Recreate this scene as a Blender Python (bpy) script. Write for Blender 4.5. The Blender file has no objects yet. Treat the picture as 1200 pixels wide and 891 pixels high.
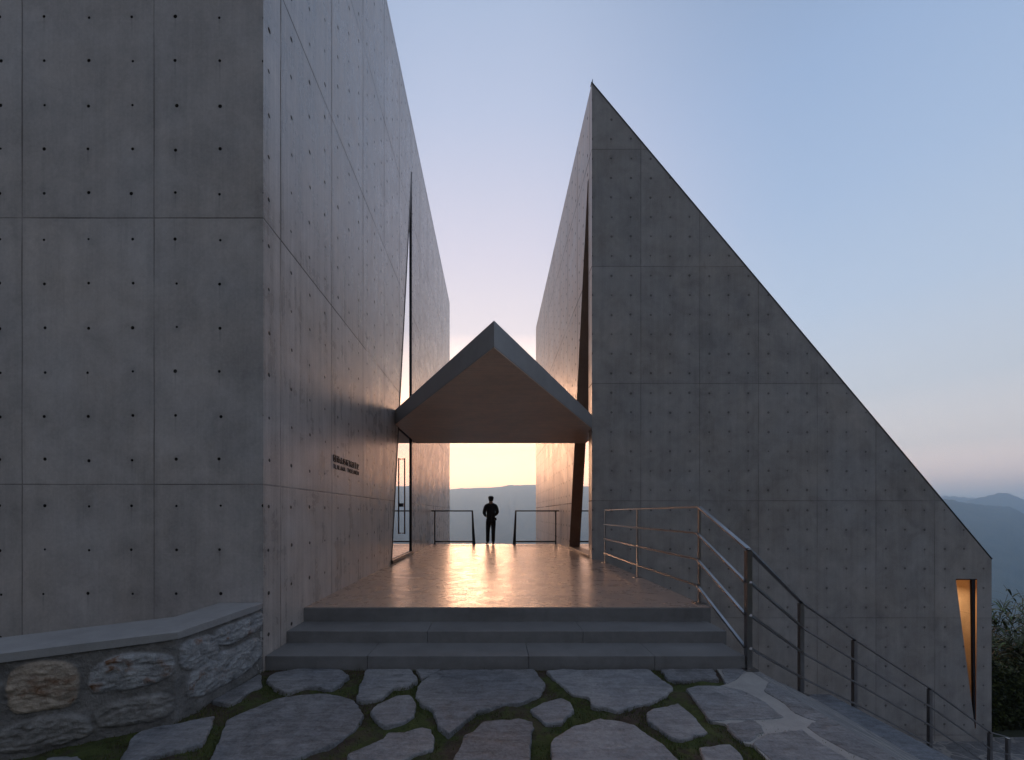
import bpy, bmesh, math, random
import numpy as np
from mathutils import Vector, noise
from mathutils.geometry import tessellate_polygon
R = math.radians
random.seed(7)
scn = bpy.context.scene
C = scn.collection

# ------------------------------------------------------------ camera
EYE = 1.12
cam_d = bpy.data.cameras.new('camera'); cam = bpy.data.objects.new('camera', cam_d); C.objects.link(cam)
cam.location = (0, 0, EYE); cam.rotation_euler = (R(90), 0, 0)
cam_d.sensor_width = 36; cam_d.lens = 36 * 453 / 1200
cam_d.shift_x = 21.8 / 1200; cam_d.shift_y = 156.5 / 1200
cam_d.clip_start = .05; cam_d.clip_end = 60000
scn.camera = cam

# ------------------------------------------------------------ world: dusk sky just after sunset
w = bpy.data.worlds.new('World'); scn.world = w; w.use_nodes = True
SUN_AZ = R(-1.5)                      # afterglow azimuth, measured from +Y towards +X
def build_world():
    nt = w.node_tree; nt.nodes.clear(); n = nt.nodes; L = nt.links
    def mth(op, a, b=None, c=None, clamp=False):
        m = n.new('ShaderNodeMath'); m.operation = op; m.use_clamp = clamp
        for i, v in enumerate((a, b, c)):
            if v is None: continue
            if isinstance(v, (int, float)): m.inputs[i].default_value = v
            else: L.new(v, m.inputs[i])
        return m.outputs[0]
    def ramp(src, stops):
        r = n.new('ShaderNodeValToRGB'); cr = r.color_ramp; cr.interpolation = 'EASE' if False else 'LINEAR'
        while len(cr.elements) < len(stops): cr.elements.new(.5)
        for e, (p, col) in zip(cr.elements, stops):
            e.position = p; e.color = (*col, 1)
        L.new(src, r.inputs[0]); return r.outputs[0]
    def mix(f, a, b, mode='MIX'):
        m = n.new('ShaderNodeMix'); m.data_type = 'RGBA'; m.blend_type = mode
        for s, v in ((m.inputs[0], f), (m.inputs[6], a), (m.inputs[7], b)):
            if isinstance(v, (int, float)): s.default_value = v
            elif isinstance(v, tuple): s.default_value = (*v, 1)
            else: L.new(v, s)
        return m.outputs[2]
    tc = n.new('ShaderNodeTexCoord'); sp = n.new('ShaderNodeSeparateXYZ'); L.new(tc.outputs['Generated'], sp.inputs[0])
    x, y, z = sp.outputs
    el = mth('DIVIDE', mth('ARCSINE', z), math.pi/2)           # 0..1 over 90 degrees
    el = mth('MAXIMUM', el, 0.0)
    az = mth('ARCTAN2', x, y)
    da = mth('ABSOLUTE', mth('SUBTRACT', az, SUN_AZ))          # 0..pi from the glow
    da = mth('DIVIDE', da, math.pi, clamp=True)
    d = lambda deg: deg / 90
    glow = ramp(el, SKY_GLOW); side = ramp(el, SKY_SIDE); back = ramp(el, SKY_BACK)
    r1 = n.new('ShaderNodeMapRange'); r1.interpolation_type = 'SMOOTHSTEP'; L.new(da, r1.inputs[0]); r1.inputs[1].default_value = 4/180; r1.inputs[2].default_value = 42/180
    r2 = n.new('ShaderNodeMapRange'); r2.interpolation_type = 'SMOOTHSTEP'; L.new(da, r2.inputs[0]); r2.inputs[1].default_value = 60/180; r2.inputs[2].default_value = 125/180
    col = mix(r1.outputs[0], glow, side)
    col = mix(r2.outputs[0], col, back)
    bg = n.new('ShaderNodeBackground'); L.new(col, bg.inputs[0]); bg.inputs[1].default_value = 1.06
    out = n.new('ShaderNodeOutputWorld'); L.new(bg.outputs[0], out.inputs[0])
D9 = lambda deg: deg / 90
S = lambda r, g, b, k=1: tuple(k*((c/255/12.92) if c <= 10 else ((c/255+.055)/1.055)**2.4) for c in (r, g, b))
SKY_GLOW = [(D9(0), (7.2,3.0,1.2)), (D9(4.5), (6.2,2.6,1.1)), (D9(9.5), (3.0,1.45,.85)), (D9(13), (6.6,3.3,1.7)), (D9(19), (2.0,1.45,1.15)), (D9(25), S(242,230,234)),
            (D9(34), S(221,216,231)), (D9(46), S(188,198,223)), (D9(56), S(165,183,212)), (D9(90), S(104,120,150,.8))]
SKY_SIDE = [(D9(0), S(240,205,178,2.8)), (D9(3), S(232,200,180,2.3)), (D9(7), S(216,204,196,1.4)), (D9(13), S(203,207,214,1.08)), (D9(22), S(186,202,224)),
            (D9(32), S(168,189,219)), (D9(42), S(154,177,211)), (D9(56), S(140,161,194,.9)), (D9(72), S(120,138,166,.8)), (D9(90), S(104,120,148,.8))]
SKY_BACK = [(D9(0), S(112,109,112)), (D9(12), S(128,126,132)), (D9(30), S(146,149,160)), (D9(60), S(142,148,164)), (D9(90), S(106,118,142))]
build_world()

# the last warm light: the sun has just gone behind the ridge, so the lamp is wide and weak
sd = bpy.data.lights.new('sun', 'SUN'); sun = bpy.data.objects.new('sun', sd); C.objects.link(sun)
sd.energy = 2.1; sd.angle = R(22); sd.color = (1, .52, .29)
sun.rotation_euler = Vector((math.sin(R(-8.5)), math.cos(R(-8.5)), math.tan(R(7)))).to_track_quat('Z', 'Y').to_euler()

vs = scn.view_settings
vs.view_transform = 'Standard'; vs.look = 'None'; vs.exposure = 0.0; vs.gamma = 1; vs.use_curve_mapping = False
scn.render.engine = 'CYCLES'
cy = scn.cycles
cy.use_denoising = True
try: cy.denoiser = 'OPENIMAGEDENOISE'
except Exception: pass
cy.max_bounces = 7; cy.diffuse_bounces = 4; cy.glossy_bounces = 4; cy.volume_bounces = 2; cy.transparent_max_bounces = 8
cy.sample_clamp_indirect = 6

# ------------------------------------------------------------ helpers
def link(o, parent=None):
    C.objects.link(o)
    if parent is not None: o.parent = parent
    return o
def tag(o, label=None, cat=None, group=None, kind=None):
    if label: o['label'] = label
    if cat: o['category'] = cat
    if group: o['group'] = group
    if kind: o['kind'] = kind
    return o
def empty(name, label, cat, loc=(0, 0, 0), group=None, kind=None):
    o = bpy.data.objects.new(name, None); o.empty_display_size = .1; o.location = loc
    return tag(link(o), label, cat, group, kind)
def mesh_obj(name, verts, faces, mats, parent=None, fm=None, smooth=False):
    me = bpy.data.meshes.new(name)
    off = Vector(parent_loc(parent))
    me.from_pydata([tuple(Vector(v) - off) for v in verts], [], faces)
    for m in (mats if isinstance(mats, (list, tuple)) else [mats]): me.materials.append(m)
    if fm: me.polygons.foreach_set('material_index', fm)
    if smooth: me.polygons.foreach_set('use_smooth', [True] * len(me.polygons))
    me.update()
    return link(bpy.data.objects.new(name, me), parent)
def parent_loc(p):
    v = Vector((0, 0, 0))
    while p is not None:
        v += p.location; p = p.parent
    return v
class MB:
    """collects simple shapes in world coordinates, links them as one object"""
    def __init__(s): s.bm = bmesh.new(); s.mi = 0
    def _add(s, vs_, fs):
        v = [s.bm.verts.new(p) for p in vs_]
        out = []
        for f in fs:
            try: q = s.bm.faces.new([v[i] for i in f]); q.material_index = s.mi; out.append(q)
            except ValueError: pass
        return v, out
    def box(s, x0, x1, y0, y1, z0, z1, bevel=0, seg=1):
        v, f = s._add([(x0,y0,z0),(x1,y0,z0),(x1,y1,z0),(x0,y1,z0),(x0,y0,z1),(x1,y0,z1),(x1,y1,z1),(x0,y1,z1)],
               [(0,3,2,1),(4,5,6,7),(0,1,5,4),(1,2,6,5),(2,3,7,6),(3,0,4,7)])
        if bevel:
            es = {e for q in f for e in q.edges}
            bmesh.ops.bevel(s.bm, geom=list(es), offset=bevel, segments=seg, affect='EDGES', profile=.6)
        return s
    def prism(s, pts, z0, z1, axis='Z', bevel=0):
        """polygon extruded along an axis; pts are the two other coordinates in order"""
        def P(a, b, c):
            return {'Z': (a, b, c), 'X': (c, a, b), 'Y': (a, c, b)}[axis]
        n = len(pts)
        v, f = s._add([P(a, b, z0) for a, b in pts] + [P(a, b, z1) for a, b in pts],
               [tuple(range(n))[::-1], tuple(range(n, 2*n))] + [(i, (i+1) % n, (i+1) % n + n, i+n) for i in range(n)])
        if bevel:
            es = {e for q in f for e in q.edges}
            bmesh.ops.bevel(s.bm, geom=list(es), offset=bevel, segments=2, affect='EDGES', profile=.6)
        return s
    def bar(s, a, b, wx, wz, up=(0, 0, 1)):
        """rectangular bar from a to b, wx wide sideways, wz along up"""
        a, b = Vector(a), Vector(b); d = (b - a).normalized(); up = Vector(up)
        if abs(d.dot(up)) > .95: up = Vector((0, 1, 0))
        sx = d.cross(up).normalized() * wx/2; sz = sx.cross(d).normalized() * wz/2
        q = [p + i*sx + j*sz for p in (a, b) for i, j in ((-1,-1),(1,-1),(1,1),(-1,1))]
        s._add(q, [(0,1,2,3),(7,6,5,4),(0,4,5,1),(1,5,6,2),(2,6,7,3),(3,7,4,0)]); return s
    def tube(s, pts, r, n=10, r2=None):
        pts = [Vector(p) for p in pts]; rings = []
        for i, p in enumerate(pts):
            d = (pts[min(i+1, len(pts)-1)] - pts[max(i-1, 0)]).normalized()
            u = d.cross(Vector((0, 0, 1)) if abs(d.z) < .9 else Vector((1, 0, 0))).normalized(); v = d.cross(u)
            rr = r if r2 is None else r + (r2 - r) * i / (len(pts) - 1)
            rings.append([s.bm.verts.new(p + rr*(math.cos(2*math.pi*k/n)*u + math.sin(2*math.pi*k/n)*v)) for k in range(n)])
        for a, b in zip(rings, rings[1:]):
            for k in range(n):
                f = s.bm.faces.new((a[k], a[(k+1) % n], b[(k+1) % n], b[k])); f.smooth = True; f.material_index = s.mi
        for c in (rings[0], rings[-1]):
            try: s.bm.faces.new(c).material_index = s.mi
            except ValueError: pass
        return s
    def faces(s, verts, fs): s._add(verts, fs); return s
    def build(s, name, mats, parent=None, recalc=True):
        if recalc: bmesh.ops.recalc_face_normals(s.bm, faces=s.bm.faces[:])
        off = parent_loc(parent)
        bmesh.ops.translate(s.bm, verts=s.bm.verts[:], vec=-off)
        me = bpy.data.meshes.new(name); s.bm.to_mesh(me); s.bm.free()
        for m in (mats if isinstance(mats, (list, tuple)) else [mats]): me.materials.append(m)
        return link(bpy.data.objects.new(name, me), parent)
def X_(px, D): return (px - 578.2) * D / 453
def Z_(py, D): return EYE - (py - 602) * D / 453
def holed(outer, hole, P):
    """triangulated planar face with one hole; P maps 2D to 3D"""
    tri = tessellate_polygon([[Vector((a, b, 0)) for a, b in outer], [Vector((a, b, 0)) for a, b in hole]])
    pts = outer + hole
    return [P(a, b) for a, b in pts], [tuple(t) for t in tri]

# ------------------------------------------------------------ material helpers
class NT:
    def __init__(s, name):
        s.m = bpy.data.materials.new(name); s.m.use_nodes = True; s.t = s.m.node_tree; s.n = s.t.nodes; s.L = s.t.links
        s.n.clear(); s.out = s.n.new('ShaderNodeOutputMaterial'); s.b = s.n.new('ShaderNodeBsdfPrincipled')
        s.L.new(s.b.outputs[0], s.out.inputs[0])
        g = s.n.new('ShaderNodeNewGeometry'); s.pos = g.outputs['Position']
    def set(s, k, v):
        i = s.b.inputs[k]
        if hasattr(v, 'links'): s.L.new(v, i)
        elif isinstance(v, tuple): i.default_value = (*v, 1) if len(v) == 3 else v
        else: i.default_value = v
    def m_(s, op, a, b=None, c=None, clamp=False):
        m = s.n.new('ShaderNodeMath'); m.operation = op; m.use_clamp = clamp
        for i, v in enumerate((a, b, c)):
            if v is None: continue
            if isinstance(v, (int, float)): m.inputs[i].default_value = v
            else: s.L.new(v, m.inputs[i])
        return m.outputs[0]
    def xyz(s, v=None):
        p = s.n.new('ShaderNodeSeparateXYZ'); s.L.new(v or s.pos, p.inputs[0]); return p.outputs
    def vec(s, x, y, z):
        c = s.n.new('ShaderNodeCombineXYZ')
        for i, v in enumerate((x, y, z)):
            if isinstance(v, (int, float)): c.inputs[i].default_value = v
            else: s.L.new(v, c.inputs[i])
        return c.outputs[0]
    def scale(s, v, k):
        mp = s.n.new('ShaderNodeMapping'); s.L.new(v, mp.inputs[0]); mp.inputs['Scale'].default_value = k; return mp.outputs[0]
    def noise(s, sc, det=4, rough=.55, v=None, dist=0):
        t = s.n.new('ShaderNodeTexNoise'); s.L.new(v or s.pos, t.inputs['Vector']); t.inputs['Scale'].default_value = sc
        t.inputs['Detail'].default_value = det; t.inputs['Roughness'].default_value = rough; t.inputs['Distortion'].default_value = dist
        return t.outputs[0]
    def voro(s, sc, feat='F1', v=None):
        t = s.n.new('ShaderNodeTexVoronoi'); t.feature = feat; s.L.new(v or s.pos, t.inputs['Vector']); t.inputs['Scale'].default_value = sc
        return t.outputs
    def white(s, v):
        t = s.n.new('ShaderNodeTexWhiteNoise'); s.L.new(v, t.inputs['Vector']); return t.outputs['Value']
    def rng(s, v, a, b, c=0, d=1, smooth=False):
        r = s.n.new('ShaderNodeMapRange'); s.L.new(v, r.inputs[0])
        if smooth: r.interpolation_type = 'SMOOTHSTEP'
        for i, q in enumerate((a, b, c, d)): r.inputs[i+1].default_value = q
        return r.outputs[0]
    def mix(s, f, a, b, mode='MIX'):
        m = s.n.new('ShaderNodeMix'); m.data_type = 'RGBA'; m.blend_type = mode
        for k, v in ((m.inputs[0], f), (m.inputs[6], a), (m.inputs[7], b)):
            if isinstance(v, (int, float)): k.default_value = v
            elif isinstance(v, tuple): k.default_value = (*v, 1)
            else: s.L.new(v, k)
        return m.outputs[2]
    def ramp(s, f, stops):
        r = s.n.new('ShaderNodeValToRGB'); cr = r.color_ramp
        while len(cr.elements) < len(stops): cr.elements.new(.5)
        for e, (p, c) in zip(cr.elements, stops): e.position = p; e.color = (*c, 1)
        s.L.new(f, r.inputs[0]); return r.outputs[0]
    def bump(s, h, strength, dist=.01, nrm=None):
        b = s.n.new('ShaderNodeBump'); b.inputs['Strength'].default_value = strength; b.inputs['Distance'].default_value = dist
        s.L.new(h, b.inputs['Height'])
        if nrm is not None: s.L.new(nrm, b.inputs['Normal'])
        s.L.new(b.outputs[0], s.b.inputs['Normal']); return b.outputs[0]

def concrete_panels(name, axis, u0, pu, first, nt, v0, pv, row0, step, nrow=6, base=(.30, .295, .29), rough=(.36, .56), joints=.9, hole_r=.0172, hole_d=.93, stk=.38, sw=1.0):
    """cast concrete: panel joints, tie holes, tone of each pour, vertical run-off marks"""
    k = NT(name); X, Y, Z = k.xyz(); u = X if axis == 'X' else Y
    wob = k.m_('MULTIPLY', k.m_('SUBTRACT', k.noise(1.3, 2), .5), .012)
    uu = k.m_('DIVIDE', k.m_('SUBTRACT', k.m_('ADD', u, wob), u0), pu); fu = k.m_('FRACT', uu)
    vv = k.m_('DIVIDE', k.m_('SUBTRACT', k.m_('ADD', Z, wob), v0), pv); fv = k.m_('FRACT', vv)
    # tie holes; the shade of their depth is painted in as dark colour
    um = k.m_('MULTIPLY', fu, pu); tu = k.m_('DIVIDE', k.m_('SUBTRACT', um, first), step)
    ru = k.m_('MINIMUM', k.m_('MAXIMUM', k.m_('ROUND', tu), 0), nt-1)
    vm = k.m_('MULTIPLY', fv, pv); tv = k.m_('DIVIDE', k.m_('SUBTRACT', vm, row0), step)
    rv = k.m_('MINIMUM', k.m_('MAXIMUM', k.m_('ROUND', tv), 0), nrow-1)
    cell = k.vec(k.m_('ADD', k.m_('MULTIPLY', k.m_('FLOOR', uu), 7.0), ru), k.m_('ADD', k.m_('MULTIPLY', k.m_('FLOOR', vv), 11.0), rv), u0)
    rnd = k.white(cell)
    jx = k.m_('MULTIPLY', k.m_('SUBTRACT', rnd, .5), .02); jy = k.m_('MULTIPLY', k.m_('SUBTRACT', k.m_('FRACT', k.m_('MULTIPLY', rnd, 17.3)), .5), .02)
    dx = k.m_('ADD', k.m_('MULTIPLY', k.m_('SUBTRACT', tu, ru), step), jx)
    dz = k.m_('ADD', k.m_('MULTIPLY', k.m_('SUBTRACT', tv, rv), step), jy)
    dd = k.m_('SQRT', k.m_('ADD', k.m_('MULTIPLY', dx, dx), k.m_('MULTIPLY', dz, dz)))
    rad = k.m_('MULTIPLY', hole_r, k.m_('ADD', .75, k.m_('MULTIPLY', k.m_('FRACT', k.m_('MULTIPLY', rnd, 5.7)), .5)))
    hole = k.rng(k.m_('DIVIDE', dd, rad), 1.0, .72, 0, 1, True)
    halo = k.m_('MULTIPLY', k.rng(dd, .11, .02, 0, 1, True), k.rng(k.noise(9, 3), .4, .75, 0, 1))
    drip = k.m_('MULTIPLY', k.m_('MULTIPLY', k.rng(k.m_('ABSOLUTE', dx), .012, .0, 0, 1), k.rng(dz, -.22, -.02, 0, 1)), k.m_('MULTIPLY', k.m_('LESS_THAN', dz, 0), k.m_('GREATER_THAN', rnd, .55)))
    # joints
    su = k.m_('MULTIPLY', k.m_('MINIMUM', fu, k.m_('SUBTRACT', 1, fu)), pu)
    sv = k.m_('MULTIPLY', k.m_('MINIMUM', fv, k.m_('SUBTRACT', 1, fv)), pv)
    sd_ = k.m_('MINIMUM', su, sv)
    seam = k.rng(sd_, .0085*sw, .003*sw, 0, 1, True)
    seam = k.m_('MULTIPLY', seam, k.rng(k.noise(1.1, 4), .33, .58, .25, 1))
    smear = k.m_('MULTIPLY', k.rng(sd_, .10, 0, 0, 1, True), k.rng(k.noise(3.5, 4), .35, .7, 0, 1))
    # faint lift line half way up a panel
    hl = k.rng(k.m_('ABSOLUTE', k.m_('SUBTRACT', vm, pv*.74)), .005, .001, 0, 1)
    hl = k.m_('MULTIPLY', hl, k.m_('GREATER_THAN', k.white(k.vec(k.m_('FLOOR', uu), k.m_('FLOOR', vv), 3.1)), .6))
    # tone
    ptone = k.white(k.vec(k.m_('FLOOR', uu), k.m_('FLOOR', vv), 0.5))
    big = k.noise(.45, 5, .6); mid = k.noise(2.2, 6, .62, dist=.4)
    strk = k.noise(1, 5, .6, v=k.scale(k.pos, (9, 9, .35))); fine = k.noise(38, 4, .7)
    fib = k.noise(1, 3, .6, v=k.scale(k.pos, (60, 60, 2.2)))
    t = k.m_('ADD', 1.0, k.m_('MULTIPLY', k.m_('SUBTRACT', ptone, .5), .13))
    for q, a in ((big, .5), (mid, .9), (strk, stk), (fine, .45), (fib, stk*.5)):
        t = k.m_('ADD', t, k.m_('MULTIPLY', k.m_('SUBTRACT', q, .5), a))
    for q, a in ((hole, hole_d), (halo, .22), (drip, .25), (seam, .60*joints), (smear, .10), (hl, -.08)):
        t = k.m_('MULTIPLY', t, k.m_('SUBTRACT', 1, k.m_('MULTIPLY', q, a)))
    warm = k.mix(k.rng(k.noise(.8, 4, .6), .35, .7), tuple(c*s_ for c, s_ in zip(base, (.99, 1, 1.015))), tuple(c*s_ for c, s_ in zip(base, (1.045, 1, .955))))
    # occasional pale lime bloom patches
    bloom = k.m_('MULTIPLY', k.rng(k.noise(1.7, 6, .65, dist=.8), .58, .78, 0, 1), .16)
    t = k.m_('ADD', t, bloom)
    k.set('Base Color', k.mix(1, warm, k.vec(t, t, t), 'MULTIPLY'))
    dull = k.m_('MAXIMUM', hole, k.m_('MULTIPLY', seam, .9))
    k.set('Roughness', k.m_('ADD', k.rng(k.m_('ADD', k.m_('MULTIPLY', mid, .6), k.m_('MULTIPLY', strk, .4)), .3, .7, *rough), k.m_('MULTIPLY', dull, .5)))
    k.set('Specular IOR Level', k.m_('MULTIPLY', k.m_('SUBTRACT', 1, dull), .5))
    h = k.m_('ADD', k.m_('MULTIPLY', hole, -.7), k.m_('MULTIPLY', seam, -.35))
    h = k.m_('ADD', h, k.m_('MULTIPLY', mid, .35)); h = k.m_('ADD', h, k.m_('MULTIPLY', fine, .10)); h = k.m_('ADD', h, k.m_('MULTIPLY', strk, .25))
    k.bump(h, .55, .012)
    return k.m
def concrete_plain(name, base, rough=(.4, .6), bump=.4, sc=1.0, streak=None, metal=0, speck=0):
    k = NT(name)
    big = k.noise(.7*sc, 5, .6); mid = k.noise(3.1*sc, 6, .65, dist=.5); fine = k.noise(45*sc, 3, .7)
    t = k.m_('ADD', 1.0, k.m_('MULTIPLY', k.m_('SUBTRACT', big, .5), .5))
    t = k.m_('ADD', t, k.m_('MULTIPLY', k.m_('SUBTRACT', mid, .5), .6)); t = k.m_('ADD', t, k.m_('MULTIPLY', k.m_('SUBTRACT', fine, .5), .3))
    if streak:
        s_ = k.noise(1, 4, .6, v=k.scale(k.pos, streak)); t = k.m_('ADD', t, k.m_('MULTIPLY', k.m_('SUBTRACT', s_, .5), .5))
    k.set('Base Color', k.mix(1, base, k.vec(t, t, t), 'MULTIPLY')); k.set('Roughness', k.rng(mid, .3, .7, *rough)); k.set('Metallic', metal)
    k.bump(k.m_('ADD', k.m_('MULTIPLY', mid, .6), k.m_('MULTIPLY', fine, .25)), bump, .01)
    return k.m
def metal_mat(name, col, rough=.35, metallic=1.0):
    k = NT(name); n1 = k.noise(14, 3); n2 = k.noise(3, 4)
    k.set('Base Color', k.mix(k.rng(n2, .35, .65), tuple(c*.8 for c in col), col)); k.set('Metallic', metallic)
    k.set('Roughness', k.rng(n1, .3, .7, rough*.95, rough*1.05)); return k.m
def flat_mat(name, col, rough=.7, var=.25, sc=8, **kw):
    k = NT(name); n1 = k.noise(sc, 4)
    k.set('Base Color', k.mix(k.rng(n1, .3, .7), tuple(c*(1-var) for c in col), tuple(c*(1+var) for c in col))); k.set('Roughness', rough)
    for a, b in kw.items(): k.set(a.replace('_', ' '), b)
    return k.m

CONC = (.45, .425, .415)
def left_args(axis, u0): return dict(axis=axis, u0=u0, pu=1.297, first=.216, nt=3, v0=.285+EYE, pv=2.62, row0=.243, step=.4325)
M = {}
M['left_front'] = concrete_panels('concrete_left_front', base=CONC, **left_args('X', X_(26, 3.8)))
M['left_side'] = concrete_panels('concrete_left_side', base=(.47, .43, .405), rough=(.20, .40), stk=1.0, sw=1.5, joints=1.1, hole_r=.022, hole_d=.8, **left_args('Y', 4.11))  # base warmer than the front: evening glow put into the colour
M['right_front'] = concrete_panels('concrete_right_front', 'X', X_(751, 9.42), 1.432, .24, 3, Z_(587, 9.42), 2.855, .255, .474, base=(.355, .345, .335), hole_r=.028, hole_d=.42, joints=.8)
M['right_side'] = concrete_panels('concrete_right_side', 'Y', 9.42+.2, 1.432, .24, 3, Z_(587, 9.42), 2.855, .255, .474, base=(.52, .435, .38), rough=(.30, .5), hole_r=.034, hole_d=.8, stk=.9, sw=2.4, joints=1.2)  # paler, warmer base than the front: warm glow on this wall painted in
M['roof'] = concrete_plain('roof_concrete', (.28, .275, .27))
M['reveal'] = concrete_plain('reveal_concrete', (.30, .22, .17), bump=.2, streak=(30, 30, 1))
M['canopy'] = concrete_plain('canopy_concrete', (.29, .285, .29), (.34, .52), bump=.25, sc=1.5)
M['soffit'] = concrete_plain('soffit_boards_warm_lit', (.72, .53, .41), (.32, .5), bump=.25, sc=1.2, streak=(1.2, 22, 1))  # board texture; warm light off the floor is put into the base colour
M['steps'] = concrete_plain('step_concrete', (.195, .195, .195), (.45, .65), bump=.6, sc=2.6, streak=(1.2, 1.2, 7))
M['steel'] = metal_mat('brushed_steel', (.36, .35, .35), .3)
M['dark_steel'] = metal_mat('dark_painted_steel', (.035, .035, .04), .42, .6)
M['bronze'] = metal_mat('bronze_handle', (.10, .06, .045), .35, .9)
def floor_mat():
    k = NT('polished_concrete_floor')
    big = k.noise(.8, 5, .6); mid = k.noise(3.2, 6, .66, dist=.7); fine = k.noise(30, 5, .7); blot = k.noise(7, 5, .7, dist=1.2)
    t = k.m_('ADD', 1, k.m_('MULTIPLY', k.m_('SUBTRACT', big, .5), .5))
    for q, a in ((mid, .6), (blot, .3), (fine, .35)): t = k.m_('ADD', t, k.m_('MULTIPLY', k.m_('SUBTRACT', q, .5), a))
    k.set('Base Color', k.mix(1, (.31, .242, .20), k.vec(t, t, t), 'MULTIPLY'))
    k.set('Roughness', k.rng(k.m_('ADD', k.m_('MULTIPLY', mid, .5), k.m_('MULTIPLY', blot, .5)), .34, .66, .20, .40))
    k.set('Specular IOR Level', .42)
    k.bump(k.m_('ADD', k.m_('MULTIPLY', mid, .7), k.m_('MULTIPLY', k.noise(13, 4, .6), .45)), .22, .012)
    return k.m
M['floor'] = floor_mat()
def glass_mat():
    k = NT('reflective_glazing'); k.set('Base Color', (.80, .80, .82)); k.set('Metallic', 1.0); k.set('Roughness', .015)
    return k.m
M['glass'] = glass_mat()

# ------------------------------------------------------------ terrain, valley and mountains
def interp(x, xs, ys): return np.interp(x, xs, ys)
def fbm(x, y, seed=0, oct=6):
    rng = np.random.RandomState(seed); out = np.zeros_like(x); a = 1; f = 1; tot = 0
    for o in range(oct):
        s_ = 0
        for j in range(5):
            th = rng.rand()*6.28; ph = rng.rand()*6.28; k = .6 + rng.rand()*.8
            s_ = s_ + np.sin((x*np.cos(th)+y*np.sin(th))*f*k + ph + 1.7*np.sin((x*np.sin(th)-y*np.cos(th))*f*.6 + ph*2))
        out += a*s_/5; tot += a; a *= .52; f *= 2.03
    return out/tot
def terrain():
    ang = np.concatenate([np.arange(-180, -62, 2.5), np.arange(-62, 62, .2), np.arange(62, 180.1, 2.5)])
    rad = np.concatenate([[0], np.linspace(6, 40, 18), np.geomspace(44, 1200, 50), np.geomspace(1260, 11200, 190)])
    A, Rr = np.meshgrid(np.radians(ang), rad)
    x = Rr*np.sin(A); y = Rr*np.cos(A)
    ys = np.maximum(y, 1)
    q = x/ys*453 + 578.2                                   # bearing, used only to lay out the ridge heights along the range
    base = -4.44 + 0*x
    fall = np.clip(Rr-19, 0, None)
    front = np.clip((y+5)/25, 0, 1)
    z = base - front*np.minimum(fall*.50, 390)*1.0 + np.where(fall > 0, fbm(x/60, y/60, 3)*np.minimum(fall*.10, 22), 0)
    def ridge(z, Yk, wk, qs, hs, seed, amp, tex):
        Yk = Yk*interp(q, [650, 1000], [1, .56]); wk = wk*interp(q, [650, 1000], [1, .6])
        n = fbm(x/900, y/900, seed, 7)
        peak = EYE + interp(q, qs, hs)*Yk/453
        yy = y + 500*fbm(x/1400, x*0+seed, seed+5, 4)*0.6
        u = (y-Yk)/wk
        prof = np.clip(1-np.abs(u), 0, 1)
        prof = np.where(np.abs(u) < 1, prof**.85, 0)
        spur = (1-prof)*prof*4
        rz = -395 + (peak+395)*prof + spur*n*amp + n*tex*(prof)
        return np.maximum(z, np.where(y > 600, rz, -1e4))
    z = ridge(z, 1500, 700, [300,560,585,600,620,650,700,1300], [-75,-60,-42,-34,-40,-48,-90,-160], 11, 40, 3)
    z = ridge(z, 4600, 2300, [300,500,527,540,550,560,575,590,597,605,615,627,650,692,800,950,1030,1105,1115,1127,1140,1153,1184,1200,1300],
              [20,27,29,30.3,30,30.5,30.8,32.3,34.2,33.6,34,34.6,33,31.5,30,26,20,17.4,17,13.8,12.4,10.5,8.6,0,-15], 21, 190, 16)
    z = ridge(z, 7400, 1500, [300,700,1000,1110,1129,1145,1158,1173,1184,1200,1230,1300], [10,15,14,13,14,18.6,21.5,25.5,23.4,16.5,12,8], 33, 160, 8)
    z = ridge(z, 9300, 1300, [300,700,1040,1110,1125,1140,1170,1300], [12,16,19,21.5,20.6,19.5,15,10], 45, 90, 8)
    # unseen hill added behind the camera to shade the low sky there
    z = np.where(y < -35, z + np.clip(-35-y, 0, 700)*.28, z)
    nr, na = x.shape
    co = np.stack([x, y, z], -1).reshape(-1, 3).astype(np.float32)
    i = np.arange(nr-1)[:, None]*na + np.arange(na-1)[None, :]
    quads = np.stack([i, i+1, i+na+1, i+na], -1).reshape(-1, 4)[:, ::-1]
    me = bpy.data.meshes.new('mountains')
    me.vertices.add(len(co)); me.vertices.foreach_set('co', co.ravel())
    me.loops.add(quads.size); me.loops.foreach_set('vertex_index', quads.ravel().astype(np.int32))
    me.polygons.add(len(quads)); me.polygons.foreach_set('loop_start', np.arange(0, quads.size, 4, dtype=np.int32))
    me.update(calc_edges=True); me.validate()
    me.polygons.foreach_set('use_smooth', [True]*len(me.polygons))
    k = NT('hillside'); n1 = k.noise(.012, 6, .6); n2 = k.noise(.6, 4)
    k.set('Base Color', k.mix(k.rng(n1, .35, .65), (.035, .045, .028), (.075, .08, .05))); k.set('Roughness', .95); k.bump(n2, .3, .2)
    me.materials.append(k.m)
    return tag(link(bpy.data.objects.new('mountains', me)), kind='structure')
terrain()

def haze():
    m = bpy.data.materials.new('haze_air'); m.use_nodes = True; nt = m.node_tree; nt.nodes.clear()
    o = nt.nodes.new('ShaderNodeOutputMaterial'); v = nt.nodes.new('ShaderNodeVolumePrincipled')
    v.inputs['Color'].default_value = (.50, .76, 1, 1); v.inputs['Density'].default_value = 2.5e-4; v.inputs['Anisotropy'].default_value = .58
    nt.links.new(v.outputs[0], o.inputs['Volume'])
    b = MB().box(-12500, 12500, -3500, 11300, -460, 480)
    return tag(b.build('haze', m), kind='stuff')
haze()

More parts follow.
